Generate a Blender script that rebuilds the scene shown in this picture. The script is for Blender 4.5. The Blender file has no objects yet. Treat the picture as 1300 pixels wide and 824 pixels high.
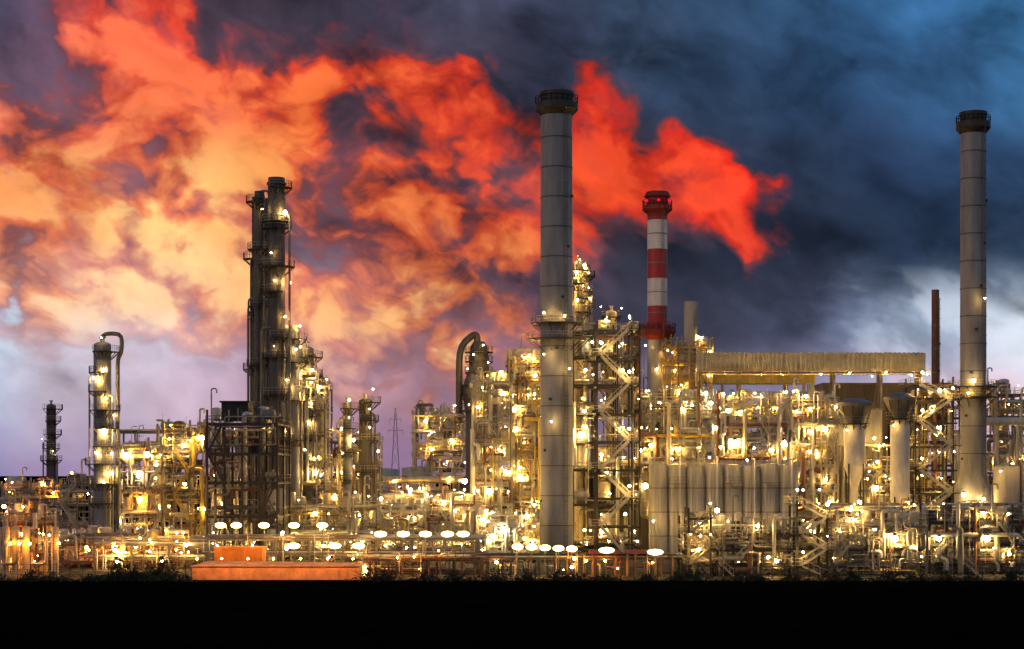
import bpy, math, random
import numpy as np
from mathutils import Vector
F=2143.0; CH=16.0; HOR=600.0
def X(px,Y): return (px-650.0)*Y/F
def Z(py,Y): return CH+(HOR-py)*Y/F
sc=bpy.context.scene; col=sc.collection
# ------------------------------------------------------------------ materials
def s2l(c):
    c=np.asarray(c,float)/255.0
    return np.where(c<=0.04045,c/12.92,((c+0.055)/1.055)**2.4)
M={}
def mat(name,c,rough=.6,metal=0.,var=.35,scale=1.2,streak=3.0,bump=.0,spec=.5):
    m=bpy.data.materials.new(name); m.use_nodes=True; nt=m.node_tree; N=nt.nodes; L=nt.links
    b=N['Principled BSDF']; b.inputs['Roughness'].default_value=rough; b.inputs['Metallic'].default_value=metal; b.inputs['Specular IOR Level'].default_value=spec
    tc=N.new('ShaderNodeTexCoord'); mp=N.new('ShaderNodeMapping'); mp.inputs['Scale'].default_value=(scale,scale,scale/streak)
    L.new(tc.outputs['Object'],mp.inputs[0])
    n=N.new('ShaderNodeTexNoise'); n.inputs['Scale'].default_value=1.0; n.inputs['Detail'].default_value=5; n.inputs['Roughness'].default_value=.65
    L.new(mp.outputs[0],n.inputs['Vector'])
    r=N.new('ShaderNodeValToRGB'); r.color_ramp.elements[0].position=.32; r.color_ramp.elements[1].position=.68
    k=1-var; r.color_ramp.elements[0].color=(c[0]*k,c[1]*k*.96,c[2]*k*.9,1); r.color_ramp.elements[1].color=(min(1,c[0]*1.15),min(1,c[1]*1.15),min(1,c[2]*1.15),1)
    L.new(n.outputs['Fac'],r.inputs[0]); L.new(r.outputs[0],b.inputs['Base Color'])
    if bump:
        bp=N.new('ShaderNodeBump'); bp.inputs['Strength'].default_value=bump; L.new(n.outputs['Fac'],bp.inputs['Height']); L.new(bp.outputs[0],b.inputs['Normal'])
    M[name]=m; return m
def emat(name,c,s):
    m=bpy.data.materials.new(name); m.use_nodes=True; N=m.node_tree.nodes; b=N['Principled BSDF']
    b.inputs['Base Color'].default_value=(*c,1); b.inputs['Emission Color'].default_value=(*c,1); b.inputs['Emission Strength'].default_value=s
    M[name]=m
mat('dark_steel',(.045,.042,.038),.55,.3)
mat('grey_steel',(.19,.175,.15),.5,.3)
mat('galv',(.46,.44,.38),.45,.45)
mat('alu',(.58,.55,.48),.4,.5,.25)
mat('cream',(.66,.56,.34),.5,.0)
mat('yellow',(.62,.42,.06),.5)
mat('rust',(.20,.09,.05),.75)
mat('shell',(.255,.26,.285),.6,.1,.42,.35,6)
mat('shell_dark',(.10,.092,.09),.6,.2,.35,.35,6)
mat('concrete',(.40,.375,.34),.85,0,.25,.25,4)
mat('red_paint',(.42,.025,.025),.5,0,.3,.4,5)
mat('red_roof',(.28,.03,.02),.7,0,.4,.8,2)
mat('white_paint',(.70,.66,.64),.5,0,.2,.4,5)
mat('duct_clad',(.42,.40,.32),.6,.05,.3,.5,1)
mat('clad_panel',(.40,.39,.36),.5,.2,.45,.6,8)
mat('clad_brown',(.16,.13,.105),.55,.2,.35,.5,7)
mat('tarp_orange',(.80,.27,.04),.8,0,.3,.6,1)
mat('tarp_beige',(.82,.42,.18),.8,0,.35,.5,1)
mat('black_box',(.02,.02,.022),.6)
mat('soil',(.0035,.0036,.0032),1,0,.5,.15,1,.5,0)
mat('yard',(.06,.053,.04),.95,0,.45,.3,1,.3,.1)
mat('leaf',(.03,.042,.018),.85)
mat('bark',(.04,.03,.022),.9)
mat('far_steel',(.22,.18,.24),.8)
mat('tank_white',(.6,.56,.47),.5,0,.2)
for nm,c,s in (('warm',(1,.58,.15),560),('white',(1,.84,.45),440),('sodium',(1,.34,.04),520),('redlamp',(1,.0,.02),2.5),
               ('warm_big',(1,.62,.19),240),('white_big',(1,.85,.48),150),('sodium_big',(1,.38,.05),220),('redlamp_big',(1,.0,.03),2.0)): emat('bulb_'+nm,c,s)
emat('bulb_row',(1,.78,.26),9)
# ------------------------------------------------------------------ mesh kit
OFF={}
class MB:
    def __init__(s): s.v=[]; s.f=[]; s.sm=[]; s.mi=[]; s.cur=0
    def add(s,vs,fs,sm=False):
        n=len(s.v); s.v.extend(vs)
        for f in fs: s.f.append(tuple(i+n for i in f)); s.sm.append(sm); s.mi.append(s.cur)
    def box(s,x0,y0,z0,x1,y1,z1):
        s.add([(x0,y0,z0),(x1,y0,z0),(x1,y1,z0),(x0,y1,z0),(x0,y0,z1),(x1,y0,z1),(x1,y1,z1),(x0,y1,z1)],
              [(0,3,2,1),(4,5,6,7),(0,1,5,4),(1,2,6,5),(2,3,7,6),(3,0,4,7)])
    def bar(s,p,q,w,h=None):
        h=h or w; p=Vector(p); q=Vector(q); d=(q-p)
        if d.length<1e-4: return
        d.normalize(); up=Vector((0,0,1)) if abs(d.z)<.95 else Vector((0,1,0))
        a=d.cross(up).normalized()*w/2; b=a.cross(d).normalized()*h/2
        c=[-a-b,a-b,a+b,-a+b]
        s.add([tuple(p+k) for k in c]+[tuple(q+k) for k in c],[(0,1,2,3),(7,6,5,4),(0,4,5,1),(1,5,6,2),(2,6,7,3),(3,7,4,0)])
    def sweep(s,pts,r,n=8):
        P=[Vector(p) for p in pts]; m=len(P); nr=None; vs=[]
        for i in range(m):
            t=(P[min(i+1,m-1)]-P[max(i-1,0)])
            if t.length<1e-6: t=Vector((0,0,1))
            t.normalize()
            if nr is None: nr=t.orthogonal().normalized()
            else:
                nr=(nr-t*nr.dot(t)); nr=nr.normalized() if nr.length>1e-5 else t.orthogonal().normalized()
            bn=t.cross(nr)
            for k in range(n):
                a=2*math.pi*k/n; vs.append(tuple(P[i]+(nr*math.cos(a)+bn*math.sin(a))*r))
        fs=[(i*n+k,i*n+(k+1)%n,(i+1)*n+(k+1)%n,(i+1)*n+k) for i in range(m-1) for k in range(n)]
        s.add(vs,fs,True)
        s.add(vs[:n],[tuple(range(n-1,-1,-1))]); s.add(vs[-n:],[tuple(range(n))])
    def lathe(s,o,prof,n=24,ax='z',rib=0.,sm=True):
        def pt(r,t,k):
            rr=r*(1+(rib if k%2 else -rib)); a=2*math.pi*k/n; c=rr*math.cos(a); d=rr*math.sin(a)
            if ax=='z': return (o[0]+c,o[1]+d,o[2]+t)
            if ax=='x': return (o[0]+t,o[1]+c,o[2]+d)
            return (o[0]+c,o[1]+t,o[2]-d)
        for (r0,t0),(r1,t1) in zip(prof[:-1],prof[1:]):
            vs=[pt(r0,t0,k) for k in range(n)]+[pt(r1,t1,k) for k in range(n)]
            s.add(vs,[(k,(k+1)%n,n+(k+1)%n,n+k) for k in range(n)],sm and not rib)
    def build(s,name,mats,parent=None):
        if not s.v: return None
        me=bpy.data.meshes.new(name); off=OFF.get(parent.name,(0,0,0)) if parent else (0,0,0)
        v=np.array(s.v,dtype=np.float64)-np.array(off)
        me.from_pydata(v.tolist(),[],s.f)
        if isinstance(mats,str): mats=[mats]
        for k in mats: me.materials.append(M[k])
        me.polygons.foreach_set('use_smooth',s.sm)
        if len(mats)>1: me.polygons.foreach_set('material_index',s.mi)
        me.update()
        o=bpy.data.objects.new(name,me); col.objects.link(o)
        if parent: o.parent=parent; OFF[o.name]=off
        return o
def thing(name,label,cat,loc=(0,0,0),group=None):
    o=bpy.data.objects.new(name,None); col.objects.link(o); o.location=loc; o['label']=label; o['category']=cat
    if group: o['group']=group
    OFF[o.name]=tuple(loc); return o
def tag(o,label,cat,group=None):
    o['label']=label; o['category']=cat
    if group: o['group']=group
def bend(pts,rad):
    P=[Vector(p) for p in pts]; out=[P[0]]
    for i in range(1,len(P)-1):
        a=(P[i-1]-P[i]); b=(P[i+1]-P[i]); la=min(rad,a.length*.45); lb=min(rad,b.length*.45)
        A=P[i]+a.normalized()*la; B=P[i]+b.normalized()*lb
        for t in (0,.33,.67,1): out.append(A*(1-t)**2+P[i]*2*t*(1-t)+B*t*t)
    out.append(P[-1]); return out
LD={}
def lamp_data(kind,size):
    k=(kind,round(size,2))
    if k not in LD:
        mb=MB(); r=size; mb.lathe((0,0,0),[(.01,-r),(r*.8,-r*.6),(r,0),(r*.8,r*.6),(.01,r)],8)
        mb.cur=1; mb.lathe((0,0,0),[(.01,r*1.9),(r*.5,r*1.7),(r*.95,r*1.05),(.01,r*1.03)],8)
        mb.bar((0,0,r*1.6),(0,r+.9,r*1.3),.08)
        me_o=mb.build('lamp',['bulb_'+kind+('_big' if size>=.28 else ''),'dark_steel']); LD[k]=me_o.data; bpy.data.objects.remove(me_o)
    return LD[k]
NL=0
def lamp(parent,x,y,z,kind='warm',size=.3):
    global NL
    o=bpy.data.objects.new('lamp',lamp_data(kind,size)); col.objects.link(o); o.parent=parent
    off=OFF[parent.name]; o.location=(x-off[0],y-off[1],z-off[2]); NL+=1; return o
def lampp(parent,px,py,Y,kind='warm',size=.38): return lamp(parent,X(px,Y),Y,Z(py,Y),kind,size)
SM=(.07,.09,.12,.16,.23)
def rail(mb,pts,z,closed=False,h=1.15,step=1.7,w=.075):
    P=list(pts); seg=list(zip(P[:-1],P[1:]))
    if closed: seg.append((P[-1],P[0]))
    for a,b in seg:
        L=math.hypot(b[0]-a[0],b[1]-a[1]); n=max(1,int(L/step))
        for i in range(n+1):
            t=i/n; x=a[0]+(b[0]-a[0])*t; y=a[1]+(b[1]-a[1])*t
            mb.box(x-w/2,y-w/2,z,x+w/2,y+w/2,z+h)
        for hh in (h+.02,h*.55): mb.bar((a[0],a[1],z+hh),(b[0],b[1],z+hh),w*.9)
def ladder(mb,x,y,z0,z1,cage=True):
    for s in (-.28,.28): mb.bar((x+s,y,z0),(x+s,y,z1),.07)
    n=int((z1-z0)/.7)
    for i in range(n): mb.bar((x-.25,y,z0+i*.7+.3),(x+.25,y,z0+i*.7+.3),.05)
    if cage:
        for i in range(int((z1-z0)/2.2)):
            zz=z0+2+i*2.2
            if zz>z1: break
            mb.bar((x-.4,y-.02,zz),(x-.4,y-.7,zz),.05); mb.bar((x+.4,y-.02,zz),(x+.4,y-.7,zz),.05); mb.bar((x-.4,y-.7,zz),(x+.4,y-.7,zz),.05)
        mb.bar((x,y-.74,z0+2),(x,y-.74,z1),.05)
def flight(mb,x0,x1,y,z0,z1,w=.9,st=.26):
    for yy in (y-w/2,y+w/2):
        mb.bar((x0,yy,z0),(x1,yy,z1),.09,st); mb.bar((x0,yy,z0+1.05),(x1,yy,z1+1.05),.09)
        for i in range(5):
            t=i/4; x=x0+(x1-x0)*t; z=z0+(z1-z0)*t; mb.bar((x,yy,z),(x,yy,z+1.05),.05)
    n=max(3,int(abs(z1-z0)/.35))
    for i in range(n):
        t=(i+.5)/n; x=x0+(x1-x0)*t; z=z0+(z1-z0)*t; mb.box(x-.14,y-w/2+.05,z-.02,x+.14,y+w/2-.05,z+.02)
def vprof(r,h,head=.35):
    return [(.02,0),(r*.6,r*head*.25),(r*.9,r*head*.65),(r,r*head)]+[(r,h-r*head),(r*.9,h-r*head*.65),(r*.6,h-r*head*.25),(.02,h)]
def band(mb,x,y,z,r,n=24,t=.14,e=.07): mb.lathe((x,y,z),[(r-.03,0),(r+e,0),(r+e,t),(r-.03,t)],n)
def platform(root,x,y,z,ri,ro,deckm='dark_steel',railm='galv',a0=0,a1=360,n=14):
    mb=MB(); A=[math.radians(a0+(a1-a0)*i/n) for i in range(n+1)]
    for a,b in zip(A[:-1],A[1:]):
        p=[(x+q*math.cos(t),y+q*math.sin(t)) for q,t in ((ri,a),(ro,a),(ro,b),(ri,b))]
        vs=[(u,v,z) for u,v in p]+[(u,v,z+.18) for u,v in p]
        mb.add(vs,[(0,3,2,1),(4,5,6,7),(0,1,5,4),(1,2,6,5),(2,3,7,6),(3,0,4,7)])
    for a in A[::2]: mb.bar((x+ro*.95*math.cos(a),y+ro*.95*math.sin(a),z-.01),(x+ri*math.cos(a),y+ri*math.sin(a),z-(ro-ri)*.8),.12)
    d=mb.build('platform',deckm,root); mb=MB()
    rail(mb,[(x+(ro-.05)*math.cos(t),y+(ro-.05)*math.sin(t)) for t in A],z+.18,False,1.15,1.3)
    mb.build('railing',railm,d); return d
# ------------------------------------------------------------------ kinds of thing
def column(name,label,px,Y,wpx,pt,plats=(),m='alu',goose=None,zb=0,cat='column',lk='warm',nl=None,sidepipes=2,seed=0,railm='galv',explicit=(),group=None,flat=False):
    rr=random.Random(seed+int(px)); x=X(px,Y); r=wpx/2*Y/F; zt=Z(pt,Y); root=thing(name,label,cat,(x,Y,zb),group)
    mb=MB(); n=28; h=zt-zb
    top=[(r,h-r*.5),(r*.93,h-r*.25),(r*.6,h-r*.07),(.02,h)] if not flat else [(r,h-1.4),(r*1.12,h-1.3),(r*1.12,h-.9),(r*.96,h-.9),(r*.96,h),(.02,h)]
    mb.lathe((x,Y,zb),[(r*1.12,0),(r*1.12,.4),(r*1.0,.4)]+top,n)
    z=zb+4
    while z<zt-2: band(mb,x,Y,z,r,n); z+=rr.uniform(3.5,6)
    mb.build('shell',m,root)
    if not flat:
        mb=MB(); mb.lathe((x,Y,zt-.3),[(r*.25,0),(r*.25,1.0),(r*.4,1.0),(r*.4,1.25),(.02,1.25)],10); mb.build('top_nozzle','galv',root)
    mb=MB(); ladder(mb,x+r*.5*rr.choice((-1,1)),Y-r-.45,zb+1,zt-1); mb.build('ladder','grey_steel',root)
    for i,py in enumerate(plats):
        z=Z(py,Y); arc=rr.choice(((0,360),(160,380),(180,300),(240,400),(250,370)))
        platform(root,x,Y,z,r+.03,r+rr.uniform(.9,1.8),'dark_steel',railm,*arc)
        k=2 if nl is None else nl
        for j in range(k):
            if rr.random()<.3: continue
            t=rr.uniform(190,350); q=r+1.2
            lamp(root,x+q*math.cos(math.radians(t)),Y+q*math.sin(math.radians(t)),z+rr.uniform(1.8,2.8),lk,rr.choice(SM))
    for k in range(sidepipes):
        s=1 if k%2 else -1; q=r+.35+.45*(k//2); pr=rr.uniform(.14,.28); y=Y-.6-rr.random()*.8
        z1=zt-rr.uniform(0,.4)*h; mb=MB()
        mb.sweep(bend([(x+s*r*.5,y,z1),(x+s*(q+.2),y,z1),(x+s*(q+.2),y,zb+2),(x+s*(q+2.5),y,zb+2)],.8),pr,8); mb.build('riser_pipe',rr.choice(['galv','cream','grey_steel']) if m!='shell_dark' else rr.choice(['grey_steel','shell','shell_dark']),root)
    if goose:
        mb=MB(); pr=.42; gx=x+goose*(r+1.3)
        mb.sweep(bend([(x,Y,zt-.5),(x,Y,zt+1.6),(gx+goose*.8,Y,zt+1.6),(gx+goose*.8,Y,zt-2.0),(gx,Y,zt-3.2),(gx,Y,zb+3),(gx+goose*1.5,Y,zb+3)],1.4),pr,12); mb.build('overhead_pipe','grey_steel',root)
    for e in explicit: lampp(root,e[0],e[1],Y-r-.9,lk,e[2] if len(e)>2 else .4)
    return root
def unit(name,label,px0,px1,pys,Y,depth=14,bx=3,by=2,steel='grey_steel',seed=0,dens=1.,nl=10,lk='warm',stairs=True,cat='process unit',lamps=(),zb=0,railm='galv',ves=.5):
    rr=random.Random(seed*131+int(px0)); x0,x1=X(px0,Y),X(px1,Y); y0,y1=Y,Y+depth
    zs=[zb]+sorted(Z(p,Y) for p in pys); root=thing(name,label,cat,((x0+x1)/2,Y,zb)); top=zs[-1]
    xs=[x0+(x1-x0)*i/bx for i in range(bx+1)]; ys=[y0+depth*i/by for i in range(by+1)]
    mb=MB(); w=.34
    for x in xs:
        for y in ys:
            t=top if rr.random()<.75 else top+rr.uniform(1,3); mb.box(x-w/2,y-w/2,zb,x+w/2,y+w/2,t)
    for z in zs[1:]:
        for y in ys: mb.box(x0,y-w*.4,z-.42,x1,y+w*.4,z-.08)
        for x in xs: mb.box(x-w*.36,y0,z-.38,x+w*.36,y1,z-.1)
    for i in range(bx):
        for a,b in zip(zs[:-1],zs[1:]):
            if rr.random()<.42:
                if rr.random()<.5: mb.bar((xs[i],y0,a),(xs[i+1],y0,b-.3),.16)
                else: mb.bar((xs[i+1],y0,a),(xs[i],y0,b-.3),.16)
    mb.build('frame',steel,root)
    for z in zs[1:]:
        mb=MB(); mb.box(x0+.1,y0+.1,z-.06,x1-.1,y1-.1,z+.06); d=mb.build('deck',steel,root)
        mb=MB(); e=.25; rail(mb,[(x0-e,y1),(x0-e,y0-e),(x1+e,y0-e),(x1+e,y1)],z+.06); mb.build('railing',railm,d)
    pm=['alu','galv','galv','cream','grey_steel','rust','alu','yellow'] if steel!='dark_steel' else ['grey_steel','galv','rust','grey_steel','galv','alu']
    bw=(x1-x0)/bx; bd=depth/by
    for li,(a,b) in enumerate(zip(zs,zs[1:]+[top+rr.uniform(2,4)])):
        H=b-a
        for i in range(bx):
            for j in range(min(by,2)):
                if rr.random()>dens*.8: continue
                cx=xs[i]+bw*rr.uniform(.35,.65); cy=y0+bd*(j+rr.uniform(.3,.7)); mb=MB(); q=rr.random()
                if q<ves:
                    r=min(bw*.36,rr.uniform(.6,1.7)); hh=H*rr.uniform(.6,.88)
                    mb.lathe((cx,cy,a+.4),vprof(r,hh),18); band(mb,cx,cy,a+.4+hh*.4,r,18); band(mb,cx,cy,a+.4+hh*.75,r,18)
                    for s in (-1,1): mb.box(cx+s*r*.6-.1,cy-.1,a,cx+s*r*.6+.1,cy+.1,a+.9)
                    mb.lathe((cx,cy-r*.8,a+hh*.6),[(.25,0),(.25,-r*.4),(.36,-r*.4),(.36,-r*.5),(.02,-r*.5)],8,'y')
                    mb.build('vessel',rr.choice(['alu','cream','galv','tank_white','clad_brown']),root)
                elif q<ves+.3:
                    r=min(H*.24,rr.uniform(.5,1.0)); L=bw*.8
                    mb.lathe((cx-L/2,cy,a+r+.7),vprof(r,L),16,'x')
                    for t in (-.3,.3): mb.box(cx+L*t-.15,cy-r*.8,a+.05,cx+L*t+.15,cy+r*.8,a+r+.3)
                    mb.lathe((cx+L*.1,cy,a+2*r+.5),[(.2,0),(.2,.5),(.32,.5),(.32,.6),(.02,.6)],8)
                    mb.build('drum',rr.choice(['alu','galv','cream','grey_steel']),root)
                else:
                    mb.box(cx-bw*.25,cy-.8,a+.1,cx+bw*.25,cy+.8,a+H*rr.uniform(.3,.6)); 
                    for t in range(4): mb.box(cx-bw*.25+bw*.5*(t+.3)/4,cy-.88,a+.2,cx-bw*.25+bw*.5*(t+.6)/4,cy-.78,a+H*.28)
                    mb.build('cabinet',rr.choice(['grey_steel','galv','clad_brown','dark_steel']),root)
    for k in range(int(bx*len(zs)*1.3*dens)):
        r=rr.choice((.07,.09,.12,.17,.22,.34,.45)); y=y0-.5-rr.random()*.5 if rr.random()<.45 else y0+rr.uniform(.3,depth*.5)
        xa=rr.uniform(x0,x1); i=rr.randrange(len(zs)-1); j=rr.randrange(i,len(zs)); za=zs[i]+rr.uniform(.2,1.5); zc=zs[j]+rr.uniform(1.0,3.0)
        xb=min(x1,max(x0,xa+rr.uniform(-1,1)*bw*1.3)); zm=rr.uniform(za,zc); mb=MB()
        mb.sweep(bend([(xa,y,za),(xa,y,zm),(xb,y,zm),(xb,y,zc)] if rr.random()<.7 else [(xa,y+.9,za),(xa,y,za),(xa,y,zc),(xb,y,zc),(xb,y+1,zc)],.6),r,7)
        mb.build('pipe',rr.choice(pm),root)
    for z in zs[1:]:
        for k in range(int(2+3*dens)):
            r=rr.choice((.07,.09,.12,.18,.34)); y=y0+rr.uniform(-.9,1.8); zz=z-rr.uniform(.6,1.6) if rr.random()<.6 else z+rr.uniform(.3,1.5)
            a=rr.uniform(x0-.5,x0+(x1-x0)*.4); b=rr.uniform(x0+(x1-x0)*.5,x1+.5); mb=MB()
            mb.sweep(bend([(a,y,zz-rr.uniform(0,2.5)),(a,y,zz),(b,y,zz),(b,y,zz+rr.uniform(-1.5,2))],.4),r,7)
            for t in range(3):
                q=a+(b-a)*rr.random(); mb.lathe((q,y,zz),[(.02,0),(r*1.7,0),(r*1.7,.14),(.02,.14)],8,'x')
            mb.build('pipe',rr.choice(pm),root)
    mb=MB()
    for k in range(int(bx*len(zs)*8*dens)):
        x=rr.uniform(x0,x1); z=rr.uniform(zb+.5,top+1.5); y=y0+rr.uniform(-.8,1.5); q=rr.random()
        if q<.4: mb.bar((x,y,z),(x,y,z+rr.uniform(.8,3)),rr.uniform(.05,.11))
        elif q<.7: mb.bar((x,y,z),(min(x1,x+rr.uniform(.8,4)),y,z),rr.uniform(.05,.11))
        elif q<.85: mb.bar((x,y,z),(x,y+2,z),rr.uniform(.08,.15))
        else:
            mb.lathe((x,y,z),[(.02,0),(.28,0),(.28,.06),(.02,.06)],8,'y'); mb.box(x-.08,y+.05,z-.3,x+.08,y+.4,z+.3)
    o=mb.build('small_piping','galv' if steel!='dark_steel' else 'grey_steel',root)
    if o: o['kind']='stuff'
    for k in range(max(1,bx//2)):
        mb=MB(); x=rr.uniform(x0,x1); y=y0+rr.uniform(1,depth*.6); h=rr.uniform(2.5,6.5); r=rr.choice((.09,.14,.2))
        mb.sweep(bend([(x,y,top-1),(x,y,top+h),(x+.9,y,top+h),(x+.9,y,top+h-.8)],.35),r,7); mb.build('vent_mast',rr.choice(pm),root)
    if stairs:
        for k,(a,b) in enumerate(zip(zs[:-1],zs[1:])):
            mb=MB(); i=rr.randrange(bx); L=min(bw*.9,(b-a)*1.1); xa=xs[i]+.2; 
            flight(mb,xa if k%2 else xa+L,xa+L if k%2 else xa,y0-1.0,a,b); mb.build('stair',railm,root)
    lad=MB(); ladder(lad,xs[rr.randrange(bx+1)]+.6,y0-.45,zs[0],top+.5); lad.build('ladder',railm,root)
    for k in range(nl):
        i=rr.randrange(len(zs)); z=zs[i]+rr.uniform(1.9,3.0) if i<len(zs)-1 else zs[i]+rr.uniform(1.2,2.6)
        y=y0-rr.uniform(.8,1.2) if rr.random()<.4 else y0+rr.uniform(.5,depth*.5)
        lamp(root,rr.uniform(x0,x1),y,z,lk if rr.random()<.95 else 'white',rr.choice(SM) if rr.random()<.93 else .3)
    for e in lamps: lampp(root,e[0],e[1],y0-1.3,e[3] if len(e)>3 else lk,e[2] if len(e)>2 else .42)
    return root
def chimney(label,px,Y,wpx,pt,m='shell',zb=0,flare=1.0,crown=True,name='chimney'):
    x=X(px,Y); r=wpx/2*Y/F; zt=Z(pt,Y); 
    if crown: zt-=.8
    h=zt-zb; root=thing(name,label,'chimney',(x,Y,0)); n=48
    mb=MB(); prof=[]
    if flare>1: prof=[(r*flare,0),(r*1.02,h*.09)]
    else: prof=[(r*1.03,0)]
    prof+=[(r,h*.1),(r*.95,h)]
    prof+=[(r*.8,h),(r*.8,h-6),(.02,h-6)]
    mb.lathe((x,Y,zb),prof,n)
    mb.build('shaft',m,root)
    if zb>0:
        mb=MB(); mb.lathe((x,Y,0),[(r*flare*1.15,0),(r*flare*1.15,zb-.3),(r*flare*.99,zb-.02),(.02,zb-.02)],32); mb.build('plinth','concrete',root)
    z=zb+6+(h*.06 if flare>1 else 0)
    while z<zt-6: 
        mb=MB(); q=r*(1-.05*(z-zb)/h); mb.lathe((x,Y,z),[(q-.05,0),(q+.09,0),(q+.09,.18),(q-.05,.18)],n); z+=5.6
        mb.build('stiffening_ring','shell' if m!='shell' else 'shell_dark',root)
    for k in range(7):
        mb=MB(); a=math.radians(200+k*23); z=zb+h*(.12+.11*k); mb.lathe((x+(r*.96)*math.cos(a),Y+(r*.96)*math.sin(a),z),[(.02,0),(.35,0),(.35,.5),(.02,.5)],8)
        mb.build('access_hatch','dark_steel',root)
    mb=MB(); ladder(mb,x+r*.55,Y-r*.86-.35,zb+2,zt-2); mb.build('ladder','shell_dark',root)
    if crown:
        cr=r*1.0; mb=MB()
        mb.lathe((x,Y,zt-3.6),[(cr*.96,0),(cr*1.3,1.1),(cr*1.3,2.3),(cr*1.0,2.3),(cr*1.0,3.7),(cr*1.06,3.7),(cr*1.06,4.4),(cr*.8,4.4),(cr*.8,2.0)],n)
        c=mb.build('crown','dark_steel',root); mb=MB()
        P=[(x+cr*1.28*math.cos(a*math.pi/12),Y+cr*1.28*math.sin(a*math.pi/12)) for a in range(24)]
        rail(mb,P,zt-1.3,True,1.3,1.0,.1); mb.build('railing','dark_steel',c)
    return root,x,r,zt

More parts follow.
